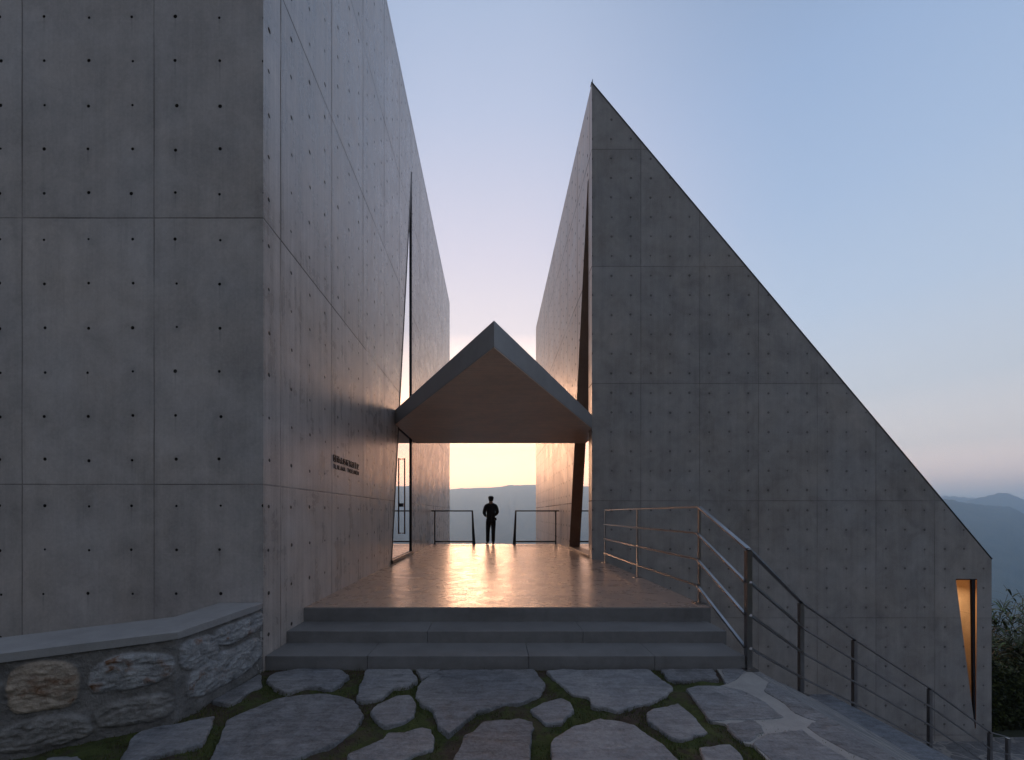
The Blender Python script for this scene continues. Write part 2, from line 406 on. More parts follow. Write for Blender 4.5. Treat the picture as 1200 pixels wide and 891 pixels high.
# ------------------------------------------------------------ ground near the camera
GZ = -.42                                   # paving level; terrace top is z = 0
def ramp_z(x): return GZ - .53*max(0, x-2.52)
def ground_mat():
    k = NT('mossy_soil'); a = k.noise(2.5, 5, .6); b = k.noise(18, 5, .7); c = k.noise(70, 3, .7)
    soil = k.mix(k.rng(b, .35, .65), (.045, .030, .021), (.085, .060, .042)); moss = k.mix(k.rng(b, .3, .7), (.028, .040, .008), (.072, .090, .018))
    k.set('Base Color', k.mix(k.rng(k.m_('ADD', k.m_('MULTIPLY', a, .7), k.m_('MULTIPLY', b, .3)), .42, .54), soil, moss)); k.set('Roughness', .95)
    k.bump(k.m_('ADD', b, k.m_('MULTIPLY', c, .5)), .8, .02); return k.m
def ground_plateau():
    m = ground_mat(); nx, ny = 190, 130
    vs_, fs = [], []
    xs = np.linspace(-5.2, 2.52, nx); ys = np.linspace(-.5, 3.84, ny)
    for y in ys:
        for x in xs:
            z = GZ - .018 + .022*noise.noise(Vector((x*5, y*5, 0))) + .010*noise.noise(Vector((x*19, y*19, 3))) + .010*noise.noise(Vector((x*1.3, y*1.3, 9)))
            if x > 2.45 or y > 3.82: z = GZ-.015
            vs_.append((x, y, z))
    for j in range(ny-1):
        for i in range(nx-1): a = j*nx+i; fs.append((a, a+1, a+nx+1, a+nx))
    o = mesh_obj('ground', vs_, fs, m, smooth=True); tag(o, kind='structure')
    # the wide level yard behind and beside, a solid block
    b = MB()
    b.box(-14, 2.52, -40, -.5, -4.6, GZ-.016); b.box(-14, -5.2, -.5, 3.79, -4.6, GZ-.016); b.box(-5.2, 2.52, -.5, 3.84, -4.6, GZ-.16)
    tag(b.build('yard', m), kind='structure')
ground_plateau()

def stone_mat(name, c1, c2, edge=None):
    k = NT(name); a = k.noise(1.6, 5, .6); b = k.noise(9, 6, .65, dist=.6); c = k.noise(55, 4, .75)
    info = k.n.new('ShaderNodeObjectInfo').outputs['Random']
    lay = k.noise(1, 5, .65, v=k.scale(k.pos, (5, 22, 22)), dist=.6)
    col = k.mix(k.rng(a, .35, .65), c1, c2)
    t = k.m_('ADD', .82, k.m_('MULTIPLY', info, .36))
    for q, s_ in ((b, 1.5), (c, 1.3), (lay, 1.3)): t = k.m_('ADD', t, k.m_('MULTIPLY', k.m_('SUBTRACT', q, .5), s_))
    t = k.m_('MAXIMUM', t, .2)
    k.set('Base Color', k.mix(1, col, k.vec(t, t, t), 'MULTIPLY')); k.set('Roughness', k.rng(b, .3, .7, .5, .75))
    h = k.m_('ADD', k.m_('MULTIPLY', b, .7), k.m_('MULTIPLY', c, .4)); h = k.m_('ADD', h, k.m_('MULTIPLY', lay, .6))
    k.bump(h, 1.0, .022); return k.m
M['flag'] = stone_mat('blue_flagstone', (.190, .199, .214), (.262, .260, .262))
M['mortar'] = concrete_plain('pale_mortar', (.36, .35, .335), (.7, .9), bump=.7, sc=2.5)

def gpt(px, py):
    dx, dy = px-578.2, py-602
    D = 453*(EYE-GZ)/dy; X = dx*D/453
    if X > 2.52:
        den = dy - .53*dx; D = 453*(EYE-GZ-.53*2.52)/den if den > 6 else 9
        X = dx*D/453
        D = min(D, 6.8 + 0*D)
    return X, D
SC = 5.4545
def crop(n, pts):
    ox, oy, s_ = {1: (0, 760, 4.615), 2: (220, 770, SC), 3: (400, 770, SC), 4: (600, 770, SC), 5: (780, 770, SC), 6: (980, 770, SC)}[n]
    return [gpt(ox+a/s_, oy+b/s_) for a, b in pts]
FLAGS = [
 (2, [(150,290),(460,115),(475,190),(400,220),(340,270),(270,305),(200,300)], 'narrow wedge of flagstone at the foot of the rubble wall end'),
 (2, [(500,155),(560,105),(700,82),(975,82),(1035,125),(960,190),(910,218),(840,195),(740,205),(640,232),(560,205)], 'oval flagstone against the left end of the bottom step'),
 (2, [(245,410),(330,370),(560,275),(700,250),(900,240),(990,260),(1070,290),(1120,375),(1060,490),(920,570),(690,655),(400,760),(150,800),(100,760),(150,650),(210,540),(240,450)], 'very large rounded flagstone between the rubble wall and the steps'),
 (1, [(655,600),(700,500),(760,455),(860,430),(1165,370),(1140,430),(1100,520),(900,570),(780,600),(700,640)], 'long pointed flagstone lying in grass beside the rubble wall'),
 (1, [(250,604),(340,588),(420,590),(440,612),(400,680),(250,690)], 'flagstone edge in the grass at the bottom left corner'),
 (3, [(165,82),(440,82),(490,150),(420,190),(340,200),(290,240),(260,275),(130,288),(95,275),(115,200)], 'boot shaped flagstone against the bottom step left of centre'),
 (3, [(478,84),(640,82),(570,122),(515,142)], 'tiny sliver of stone squeezed under the bottom step'),
 (3, [(480,195),(570,120),(650,86),(1231,85),(1306,180),(1271,250),(1151,300),(1050,310),(920,345),(880,350),(700,490),(685,498),(620,450),(575,345),(510,305),(480,250)], 'big heart shaped flagstone at the middle of the bottom step'),
 (3, [(185,355),(230,310),(350,255),(430,250),(475,295),(460,390),(400,425),(270,452),(235,430)], 'small rounded flagstone left of the heart shaped one'),
 (3, [(35,630),(270,530),(300,490),(400,488),(520,455),(570,470),(590,520),(588,600),(440,655),(300,720),(80,720)], 'ragged flagstone in front of the small rounded one'),
 (3, [(720,655),(790,510),(840,485),(905,420),(980,410),(1130,405),(1222,420),(1215,560),(1190,700),(1150,800),(700,800),(680,740)], 'square cornered flagstone at the bottom edge below the heart shaped one'),
 (4, [(110,345),(190,300),(310,272),(370,295),(395,340),(370,380),(320,425),(215,435),(160,385)], 'smallest lozenge flagstone alone in the soil'),
 (4, [(215,92),(330,84),(480,90),(680,84),(870,85),(940,140),(1035,200),(980,255),(880,300),(730,335),(665,350),(600,325),(510,318),(490,265),(400,250),(350,225),(330,195),(285,165)], 'wide angular flagstone along the right half of the bottom step'),
 (4, [(255,530),(400,450),(565,400),(780,440),(830,480),(960,560),(1050,655),(1120,740),(1050,800),(250,800),(245,650)], 'large domed flagstone at the bottom edge right of centre'),
 (4, [(860,370),(900,335),(1065,300),(1150,380),(1252,490),(1182,512),(1072,542),(1010,520),(870,420)], 'kite shaped flagstone surrounded by moss on the right'),
 (5, [(-36,84),(300,80),(345,148),(200,150),(130,160),(60,160),(15,150)], 'thin flagstone under the right end of the bottom step'),
 (5, [(125,205),(190,180),(350,185),(500,215),(640,290),(760,385),(640,400),(540,400),(290,410),(240,350),(180,260)], 'long slanting flagstone set at the edge of the mortared paving'),
 (5, [(385,425),(560,405),(610,440),(630,480),(560,535),(490,545),(430,490)], 'small flagstone with a pale chipped corner in the mortar'),
 (5, [(550,555),(640,490),(780,480),(870,460),(960,530),(1150,640),(1250,720),(1100,800),(900,820),(780,740),(670,655),(600,600)], 'large flagstone in the mortared paving at the bottom edge'),
 (5, [(215,590),(320,570),(410,565),(470,620),(500,660),(480,740),(260,740),(240,640)], 'flagstone cut off by the bottom edge below the kite shaped one'),
 (5, [(365,85),(590,88),(740,175),(400,172),(370,150)], 'flagstone around the foot of the railing post by the steps'),
 (5, [(905,450),(1140,432),(1300,525),(1480,640),(1560,720),(1400,705),(1200,625),(1050,545),(960,492)], 'long worn slab beginning the slope towards the stone stairs'),
 (5, [(620,215),(750,195),(880,262),(1120,420),(1000,425),(830,360),(730,280)], 'brown tinged triangular flagstone at the top of the stone stairs'),
]
def smooth_outline(pts, jit=.008):
    out = []; n = len(pts)
    for i in range(n):
        a, b = Vector(pts[i]), Vector(pts[(i+1) % n]); L_ = (b-a).length; k = max(1, int(L_/.025))
        nrm = Vector((-(b-a).y, (b-a).x)).normalized() if L_ > 1e-6 else Vector((0, 0))
        for j in range(k):
            p = a.lerp(b, j/k); q = Vector((p.x*7, p.y*7, 0))
            p = p + nrm*jit*1.8*noise.noise(q) + nrm*jit*1.5*noise.noise(q*4) + nrm*jit*1.3*noise.noise(q*11)
            out.append((p.x, p.y))
    # one corner-rounding pass
    m = len(out); return [((out[i-1][0]+6*out[i][0]+out[(i+1) % m][0])/8, (out[i-1][1]+6*out[i][1]+out[(i+1) % m][1])/8) for i in range(m)]
flag_polys = []
def flagstone(pts, label, zt=.012):
    pl = smooth_outline(pts); flag_polys.append(pl)
    cx = sum(p[0] for p in pl)/len(pl); cy_ = sum(p[1] for p in pl)/len(pl)
    bm = bmesh.new()
    def ring(sc, dz, wob):
        r = []
        for i, (x, y) in enumerate(pl):
            v = Vector((x-cx, y-cy_)); l = v.length; v = v*max(0, (l-sc)/l) if l > 1e-6 else v
            X, Y = cx+v.x, cy_+v.y
            r.append(bm.verts.new((X, Y, GZ+dz+wob*noise.noise(Vector((X*6, Y*6, 5))))))
        return r
    rs = [ring(-.004, -.06, 0), ring(0, zt-.012, .003), ring(.003, zt-.003, .003), ring(.010, zt, .003)]
    for a, b in zip(rs, rs[1:]):
        for i in range(len(a)):
            j = (i+1) % len(a); bm.faces.new((a[i], a[j], b[j], b[i]))
    top = bm.faces.new(rs[-1])
    bmesh.ops.triangulate(bm, faces=[top])
    if max(p[0] for p in pl) > 2.52:
        bmesh.ops.bisect_plane(bm, geom=bm.verts[:]+bm.edges[:]+bm.faces[:], plane_co=(2.52, 0, 0), plane_no=(1, 0, 0))
    for v in bm.verts: v.co.z += ramp_z(v.co.x)-GZ
    bmesh.ops.recalc_face_normals(bm, faces=bm.faces[:])
    for f in bm.faces: f.smooth = len(f.verts) == 4
    me = bpy.data.meshes.new('flagstone'); 
    bmesh.ops.translate(bm, verts=bm.verts[:], vec=(-cx, -cy_, -ramp_z(cx)))
    bm.to_mesh(me); bm.free(); me.materials.append(M['flag'])
    o = link(bpy.data.objects.new('flagstone', me)); o.location = (cx, cy_, ramp_z(cx))
    return tag(o, label, 'flagstone', 'flagstones set in the ground before the steps')
for i_, (n_, p_, l_) in enumerate(FLAGS): flagstone(crop(n_, p_), l_, .012 if i_ not in (16, 17, 18, 20, 21, 22) else .004)

# mortared paving, stone stairs and their drop to the lower yard
def ramp_edge(x): return np.interp(x, [2.52, 3.985, 5.49, 7.65, 10.2], [3.90, 5.12, 6.0, 6.92, 7.75])
def stairs():
    b = MB(); z0 = -4.6
    # mortar bed on the level and on the slope down to the first stair
    lev = crop(5, [(350,80),(600,84),(590,100),(760,180),(880,255),(1000,340)])
    pts = [(1.78, 3.83), (2.52, 3.86)]
    lev = crop(5, [(352,150),(480,200),(700,330),(760,390),(560,400),(630,480),(700,480),(860,455),(960,530),(1250,720),(1330,800)])
    poly = [(gpt(780+352/SC, 770+84/SC)[0], 3.835), (2.52, 3.835), (2.52, -.5), (2.45, -.5)] + [(x-.0, y) for x, y in reversed(lev[3:])] + [lev[2], lev[1], lev[0]]
    poly = [(gpt(780+340/SC, 770+84/SC)[0], 3.835), (2.519, 3.835), (2.519, .2), (gpt(995, 891)[0], .9), gpt(900, 891)] + crop(5, [(560,560),(500,548),(380,425),(300,412),(540,300),(350,183),(390,172)])
    b.prism(poly, GZ-.05, GZ-.002)
    tag(b.build('paving', M['mortar']), kind='structure')
    b = MB()
    # sloping upper part
    x0, x1 = 2.5205, 4.35
    n = 12
    for i in range(n):
        a, c = x0+(x1-x0)*i/n, x0+(x1-x0)*(i+1)/n
        b.faces([(a, -6, ramp_z(a)), (c, -6, ramp_z(c)), (c, ramp_edge(c), ramp_z(c)), (a, ramp_edge(a), ramp_z(a)),
                 (a, -6, z0), (c, -6, z0), (c, ramp_edge(c), z0), (a, ramp_edge(a), z0)],
                [(0,1,2,3), (3,2,6,7), (1,5,6,2) if i == n-1 else (0,1,2)])
    bmesh.ops.remove_doubles(b.bm, verts=b.bm.verts[:], dist=1e-4)
    tag(b.build('ramp', M['rubble_paving']), kind='structure')
    st = MB(); x = x1; k = 0
    while x < 10.25:
        run = .34 ; zt = ramp_z(x) - .012
        c = min(x+run, 10.3)
        # rough stone nosing, uneven along its length
        ys = np.linspace(-6, ramp_edge(x+.1), 60)
        vs_, fs = [], []
        for j, y in enumerate(ys):
            e = .012*noise.noise(Vector((x*3, y*4, 0))); h = .010*noise.noise(Vector((x*3, y*5, 8)))
            vs_ += [(x-.02, y, zt+h), (c+e, y, zt+h), (c+e+.01, y, zt-.03), (c+e-.01, y, -4.6)]
        for j in range(len(ys)-1):
            a = j*4; fs += [(a, a+1, a+5, a+4), (a+1, a+2, a+6, a+5), (a+2, a+3, a+7, a+6)]
        a = (len(ys)-1)*4; vs_.append((x-.02, ys[-1], -4.6)); fs.append((a, a+1, a+2, a+3, len(vs_)-1))
        st.faces(vs_, fs); x += run
    o = st.build('stone_stairs', M['stair_stone'])
    tag(o, 'bluish rubble stone staircase descending to the right beside the steel railing', 'stairs')
def rubble_paving():
    k = NT('crazy_paving'); v = k.scale(k.pos, (1.3, 1.3, .5))
    wv = k.n.new('ShaderNodeVectorMath'); wv.operation = 'ADD'
    nz = k.n.new('ShaderNodeTexNoise'); nz.inputs['Scale'].default_value = 2.2; k.L.new(k.pos, nz.inputs['Vector'])
    k.L.new(v, wv.inputs[0]); k.L.new(nz.outputs['Color'], wv.inputs[1])
    de = k.voro(1.15, 'DISTANCE_TO_EDGE', wv.outputs[0])[0]; cell = k.voro(1.15, 'F1', wv.outputs[0])['Color']
    joint = k.rng(de, .05, .02, 0, 1, True)
    b = k.noise(10, 6, .65); c = k.noise(55, 4, .7); lay = k.noise(1, 5, .65, v=k.scale(k.pos, (5, 20, 20)))
    sx = k.xyz(cell)[0]
    t = k.m_('ADD', .85, k.m_('MULTIPLY', sx, .3))
    for q, s_ in ((b, 1.4), (c, 1.2), (lay, 1.2)): t = k.m_('ADD', t, k.m_('MULTIPLY', k.m_('SUBTRACT', q, .5), s_))
    stone = k.mix(1, (.19, .195, .205), k.vec(t, t, t), 'MULTIPLY'); mo = k.mix(k.rng(b, .3, .7), (.27, .262, .25), (.36, .35, .335))
    k.set('Base Color', k.mix(joint, stone, mo)); k.set('Roughness', .65)
    k.bump(k.m_('ADD', k.m_('MULTIPLY', b, .6), k.m_('ADD', k.m_('MULTIPLY', c, .3), k.m_('MULTIPLY', joint, -.5))), .9, .02)
    return k.m
M['rubble_paving'] = rubble_paving()
M['stair_stone'] = stone_mat('stair_stone', (.16, .18, .21), (.24, .25, .27))
stairs()
# lower yard
b = MB(); b.box(2.53, 40, 6.5, 9.6, -4.7, -4.432); b.box(10.3, 40, -8, 6.5, -4.7, -4.432)
tag(b.build('pavement', M['rubble_paving']), kind='structure')

# ------------------------------------------------------------ terrace and steps
b = MB(); b.prism([(-2.262, 4.62), (2.59, 4.62), (2.60, 9.418), (2.398, 9.418), (2.398, 9.74), (2.735, 9.742), (7.4, 9.742), (7.4, 14.25), (-2.262, 14.25)], -5, 0, bevel=.004)
b.build('terrace', M['floor'])
tag(bpy.data.objects['terrace'], kind='structure')
# concrete face under the terrace edge, set a little proud
b = MB(); b.box(-2.262, 2.592, 4.606, 4.622, -.30, -.006, bevel=.003)
# (kept with the flight of steps)
for (xe, y0, y1, z0, z1, cuts) in ((2.55, 4.225, 4.66, -.42, -.166, (-.72, .98)), (2.50, 3.832, 4.26, -.60, -.292, (-1.25, .35, 1.6))):
    xs_ = [-2.262, *cuts, xe]
    for a_, c_ in zip(xs_, xs_[1:]): b.box(a_+(.0015 if a_ > -2 else 0), c_-(.0015 if c_ < 2.4 else 0), y0, y1, z0, z1, bevel=.006, seg=2)
b.box(2.50, 2.60, 4.26, 4.62, -4.6, -.42)
tag(b.build('entrance_steps', M['steps']), 'flight of three wide dark concrete steps up to the terrace', 'steps')

# ------------------------------------------------------------ left building
def seg_tri_frame(mb, P, tri, w_, t_):
    pass
LX, LY0, LY1, LH = -2.262, 3.80, 20.0, 10.9 + EYE
lb = empty('concrete_building', 'tall flat topped concrete building on the left with formwork holes and a triangular glass slit', 'building', (-5.8, 11.9, GZ))
slit_L = [(8.56, .02), (10.72, .02), (10.72, 9.44+EYE)]
v, f = holed([(LY0, -6), (LY1, -6), (LY1, LH), (LY0, LH)], slit_L, lambda a, b_: (LX, a, b_))
mesh_obj('side_wall', v, f, M['left_side'], lb)
b = MB()
b.mi = 0; b.faces([(-12, LY0, -6), (LX, LY0, -6), (LX, LY0, LH), (-12, LY0, LH)], [(0, 1, 2, 3)])
b.build('front_wall', M['left_front'], lb, recalc=False)
b = MB(); b.faces([(LX, LY1, -6), (-12, LY1, -6), (-12, LY1, LH), (LX, LY1, LH), (-12, LY0, -6), (-12, LY0, LH)], [(0,1,2,3), (1,4,5,2)])
b.build('rear_wall', M['left_front'], lb, recalc=False)
b = MB(); b.faces([(LX, LY0, LH), (LX, LY1, LH), (-12, LY1, LH), (-12, LY0, LH)], [(0,1,2,3)]); b.build('roof', M['roof'], lb)
# reveals of the slit (2 cm deep, glass nearly flush)
def reveal(name, poly, x0, x1, mat, parent):
    vs_ = [(x0, a, c) for a, c in poly] + [(x1, a, c) for a, c in poly]; n = len(poly)
    return mesh_obj(name, vs_, [(i, (i+1) % n, (i+1) % n + n, i+n) for i in range(n)], mat, parent)
reveal('reveal', slit_L, LX, LX-.032, M['dark_steel'], lb)
gl = mesh_obj('glass_door', [(LX-.03, a, c) for a, c in slit_L], [(0, 1, 2)], M['glass'], lb)
# frame: bars proud of the wall
b = MB(); w_ = .03
b.bar((LX-.002, 8.57, .02), (LX-.002, 10.70, 9.44+EYE), .04, .026, up=(1, 0, 0))
b.bar((LX-.010, 10.705, .02), (LX-.010, 10.705, 9.42+EYE), .030, .04)
b.build('door_frame', M['dark_steel'], gl)
b = MB(); b.box(LX-.02, LX+.035, 8.56, 10.76, .0, .085, bevel=.004); b.build('threshold', M['dark_steel'], lb)
b = MB(); hx, hy = LX+.045, 9.66
b.tube([(hx, hy, Z_(626, 9.64)), (hx, hy, Z_(537, 9.64))], .017, 10)
for z in (Z_(538, 9.64), Z_(625, 9.64)): b.bar((LX-.02, hy, z), (hx+.012, hy, z), .035, .022)
b.build('door_handle', M['bronze'], gl)
b = MB(); b.tube([(LX-.03, hy-.02, Z_(592, 9.64)), (LX+.02, hy-.02, Z_(592, 9.64))], .045, 16); b.build('door_lock', M['dark_steel'], gl)

# raised lettering beside the door: worn, too small to read in the photograph
def sign():
    b = MB(); rnd = random.Random(5)
    y0, y1 = 5.46, 6.52; zc = 1.905
    n = 9; p = (y1-y0)/n
    strokes = [
     [(0,0,0,1),(0,1,.8,1),(.2,.6,.8,.6),(.25,.55,.7,.25),(.3,0,.85,0),(.8,0,.8,1)],
     [(0,1,1,1),(0,.65,1,.65),(.5,0,.5,1),(.1,0,.1,.65),(.9,0,.9,.65),(.1,.3,.9,.3)],
     [(.5,0,.5,1),(0,.55,1,.55),(.1,0,.4,.4),(.9,0,.6,.4)],
     [(.1,.9,.9,.9),(.1,.1,.1,.9),(.1,.1,.95,.1),(.4,.5,.95,.5),(.95,.1,.95,.5),(.5,.7,.5,.3)],
     [(.1,0,.1,1),(.1,.95,.9,.95),(.1,.55,.7,.55),(.6,0,.6,.5)],
     [(0,1,1,0),(1,1,0,0),(.1,.5,.9,.5),(.5,.5,.5,0)],
     [(.1,0,.1,.9),(.1,.9,.9,.9),(.9,.9,.9,0),(.1,.45,.9,.45),(.1,0,.9,0)],
     [(.5,0,.5,1),(.2,1,.8,1),(.2,0,.8,0),(.3,.5,.7,.5)],
     [(.1,0,.1,1),(.1,0,.9,0),(.4,.3,.8,.9),(.1,.55,.6,.55)]]
    for i in range(n):
        g = .088; a0 = y0 + i*p; z0 = zc-.045
        for (u0, v0, u1, v1) in strokes[i]:
            b.bar((LX+.004, a0+u0*g, z0+v0*g), (LX+.004, a0+u1*g, z0+v1*g), .012, .014, up=(1, 0, 0))
    z0 = zc-.045-.042-.055; y = y0; 
    for word in (7, 8):
        for j in range(word):
            g = .045; a0 = y
            st = rnd.choice([[(0,0,0,1),(1,0,1,1),(0,1,1,0)], [(0,0,0,1),(0,1,1,1),(0,.5,.8,.5),(0,0,1,0)], [(0,0,0,1),(0,0,1,0)], [(0,0,0,1),(1,0,1,1),(0,0,1,0)],
                             [(.5,0,.5,1),(0,1,1,1)], [(0,0,.5,1),(.5,1,1,0),(.2,.35,.8,.35)]])
            for (u0, v0, u1, v1) in st:
                b.bar((LX+.003, a0+u0*g, z0+v0*.058), (LX+.003, a0+u1*g, z0+v1*.058), .008, .010, up=(1, 0, 0))
            y += .064
        y += .075
    b.build('sign_lettering', M['dark_steel'], lb)
sign()

# ------------------------------------------------------------ right building
RX, RY0, RY1 = 2.40, 9.42, 21.83; RT = 10.5 + EYE; EX = 12.14; EZ = 0.0
rb = empty('concrete_building', 'concrete building with a steep triangular gable and a sloping roof falling to the right', 'building', (7, 15.5, -4.43))
win = [(X_(1120, RY0), Z_(678.5, RY0)), (X_(1145, RY0), Z_(678.5, RY0)), (X_(1143.6, RY0), Z_(854, RY0)), (X_(1142.6, RY0), Z_(854, RY0))]
v, f = holed([(RX, -6), (EX, -6), (EX, EZ), (RX, RT)], win, lambda a, b_: (a, RY0, b_))
mesh_obj('front_wall', v, f, M['right_front'], rb)
slit_R = [(9.74, .02), (12.24, .02), (9.84, 8.45+EYE), (9.74, 8.45+EYE)]
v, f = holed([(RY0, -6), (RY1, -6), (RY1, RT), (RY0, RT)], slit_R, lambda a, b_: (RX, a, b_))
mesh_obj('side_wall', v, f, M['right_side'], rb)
RI = RX + .335
v, f = holed([(9.735, -6), (RY1, -6), (RY1, RT-.46), (9.735, RT-.46)], [(9.745, .02)] + slit_R[1:3] + [(9.745, 8.45+EYE)], lambda a, b_: (RI, a, b_))
mesh_obj('inner_wall', v, f, M['reveal'], rb)
b = MB(); b.faces([(RI, 9.735, -6), (11.0, 9.735, -6), (11.0, 9.735, 1.2), (RI, 9.735, RT-.5)], [(0,1,2,3)])
b.faces([(7.5, 9.735, -6), (7.5, RY1, -6), (7.5, RY1, 5.3), (7.5, 9.735, 5.3)], [(0,1,2,3)]); b.build('partition', M['reveal'], rb)
b = MB(); b.faces([(RX, RY1, 5.3), (7.5, RY1, 5.3), (7.5, RY1, -6), (EX, RY1, -6), (EX, RY1, EZ), (RX, RY1, RT), (EX, RY0, -6), (EX, RY0, EZ), (RI, RY1, -6), (RX, RY1, -6), (RI, RY1, 5.3)],
                  [(0,10,1,2,3,4,5), (3,6,7,4), (9,8,10,0)])
b.build('rear_wall', M['right_front'], rb)
b = MB(); b.faces([(RX, RY0, RT), (RX, RY1, RT), (EX, RY1, EZ), (EX, RY0, EZ)], [(0,1,2,3)]); b.build('roof', M['roof'], rb)
reveal('reveal', slit_R, RX, RI, M['reveal'], rb)
b = MB(); b.box(RX-.012, RX+.33, 9.74, 12.30, .0, .075, bevel=.004); b.build('threshold', M['reveal'], rb)
b = MB(); b.tube([(RX+.02, RY0+.02, RT-.02), (RX+.02, RY0+.02, RT+.10)], .009, 6); b.build('lightning_rod', M['dark_steel'], rb)
# thin metal coping along the raking edge
b = MB(); b.bar((RX-.01, RY0+.04, RT+.012), (EX+.008, RY0+.04, EZ+.012), .10, .02); b.build('coping', M['dark_steel'], rb)
# lit slit window: recess with a warm lamp behind
def lit_window():
    x0, z0, x1, z1 = win[0][0], win[3][1], win[1][0], win[0][1]
    dpt = .55
    # splayed reveal: left side slants in, right side is square
    P = [(a, RY0, c) for a, c in win]
    Q = [(x0+.30, RY0+dpt, z1), (x1+.55, RY0+dpt, z1), (x1+.55, RY0+dpt, z0), (x1+.15, RY0+dpt, z0)]
    b = MB(); b.faces(P+Q, [(0,1,5,4), (1,2,6,5), (2,3,7,6), (3,0,4,7)])
    b.faces([(x0-.3, RY0+dpt, z1+.1), (x1+.58, RY0+dpt, z1+.1), (x1+.58, RY0+1.6, z1+.1), (x0-.3, RY0+1.6, z1+.1)] +
            [(x0-.3, RY0+dpt, z0), (x1+.58, RY0+dpt, z0), (x1+.58, RY0+1.6, z0), (x0-.3, RY0+1.6, z0)], [(0,1,2,3), (1,2,6,5), (2,3,7,6), (3,0,4,7), (4,5,6,7)])
    wn = b.build('window_recess', M['warm_wall'], rb)
    b = MB(); b.prism([(X_(1139.3, RY0), z1+.0), (X_(1143.4, RY0), z1), (X_(1143.6, RY0), z0+.01), (X_(1141.9, RY0), z0+.01)], RY0+.006, RY0+.05, axis='Y')
    b.bar((x0, RY0+.02, z1-.012), (x1, RY0+.02, z1-.012), .03, .03)
    b.build('window_frame', M['dark_steel'], wn)
    ld = bpy.data.lights.new('window_lamp', 'AREA'); ld.shape = 'RECTANGLE'; ld.size = .3; ld.size_y = .5; ld.energy = 27; ld.color = (1, .56, .24)
    lo = bpy.data.objects.new('window_lamp', ld); lo.location = Vector((x0+.25, RY0+1.0, z1-.15)) - rb.location; lo.rotation_euler = (0, R(15), 0)
    link(lo, rb)
M['warm_wall'] = concrete_plain('warm_interior_plaster', (.55, .40, .26), bump=.15)
lit_window()

# ------------------------------------------------------------ canopy between the buildings
Zb, Zt = 2.05+EYE, 2.385+EYE
plan = [(0.008, 4.77), (2.385, 9.34), (2.385, 9.76), (2.70, 9.78), (2.70, 11.28), (-2.266, 11.28), (-2.266, 8.90)]
cn = empty('concrete_canopy', 'arrow shaped flat concrete canopy bridging the gap between the two buildings', 'canopy', (0, 8, Zb))
b = MB(); b.prism(plan, Zb+.012, Zt, bevel=.006); b.build('slab', M['canopy'], cn)
def inset(pl, d):
    c = Vector((0, 9.3)); return [tuple(Vector(p) + (c-Vector(p)).normalized()*d) for p in pl]
b = MB(); b.prism(inset(plan, .012), Zb, Zb+.03); b.build('soffit', M['soffit'], cn)

# ------------------------------------------------------------ terrace end railings
def end_railing(xa, xb, label):
    """xa at the wall, xb at the opening with the tapered plate"""
    Y = 14.08; zt = .115+EYE-.03; zt = 1.215
    r = empty('terrace_railing', label, 'railing', ((xa+xb)/2, Y, 0), 'railings at the far end of the terrace')
    s_ = 1 if xb > xa else -1
    b = MB(); b.bar((xa, Y, zt), (xb, Y, zt), .04, .045); b.build('top_rail', M['dark_steel'], r)
    b = MB(); b.bar((xa+s_*.12, Y, .10), (xb, Y, .10), .03, .05); b.build('bottom_rail', M['dark_steel'], r)
    b = MB(); b.bar((xa+s_*.12, Y, 0), (xa+s_*.12, Y, zt-.02), .045, .03); b.box(xa+s_*.12-.06, xa+s_*.12+.06, Y-.05, Y+.05, 0, .012); b.build('post', M['dark_steel'], r)
    b = MB(); b.prism([(xb-s_*.025, zt+.02), (xb+s_*.025, zt+.02), (xb+s_*.115, 0), (xb-s_*.0, 0)], Y-.03, Y+.03, axis='Y')
    b.build('tapered_post', M['dark_steel'], r)
end_railing(-2.255, X_(553.5, 14.08), 'dark steel railing on the left of the person at the terrace end')
end_railing(2.39, X_(604.5, 14.08), 'dark steel railing on the right of the person at the terrace end')

def inner_railing():
    r = empty('terrace_railing', 'railing seen through the slit of the gabled building', 'railing', (5, 14.08, 0), 'railings at the far end of the terrace')
    b = MB(); b.bar((2.74, 14.08, 1.215), (7.4, 14.08, 1.215), .04, .045); b.build('top_rail', M['dark_steel'], r)
    b = MB(); b.bar((2.74, 14.08, .10), (7.4, 14.08, .10), .03, .05); b.build('bottom_rail', M['dark_steel'], r)
    for x in (2.8, 4.2, 5.8, 7.3):
        b = MB(); b.bar((x, 14.08, 0), (x, 14.08, 1.2), .045, .03); b.build('post', M['dark_steel'], r)
inner_railing()

# ------------------------------------------------------------ railing from the terrace down the stairs
sr = empty('stair_railing', 'long stainless steel railing following the terrace edge, steps and stone stairs', 'railing', (2.54, 4.8, 0))
posts = [((2.54, 8.78), 0, 1.2), ((2.53, 6.79), 0, 1.2), ((2.572, 4.83), 0, 1.2), ((2.525, 3.83), GZ, 1.19),
         ((3.985, 5.01), -2.33+EYE, 1.19), ((5.49, 5.88), -3.10+EYE, 1.19), ((7.65, 6.78), -4.25+EYE, 1.19)]
tops = []
for i, ((x, y), z, h) in enumerate(posts):
    if i > 3: z = ramp_z(x)-.02; h = {4: -1.145, 5: -1.912, 6: -3.06}[i]+EYE - z
    b = MB(); b.bar((x, y, z), (x, y, z+h-.018), .05 if i > 2 else .035, .022 if i < 3 else .05, up=(1, 0, 0))
    b.box(x-.065, x+.065, y-.065, y+.065, z-.002, z+.012); b.build('post', M['steel'], sr)
    tops.append(Vector((x, y, z+h)))
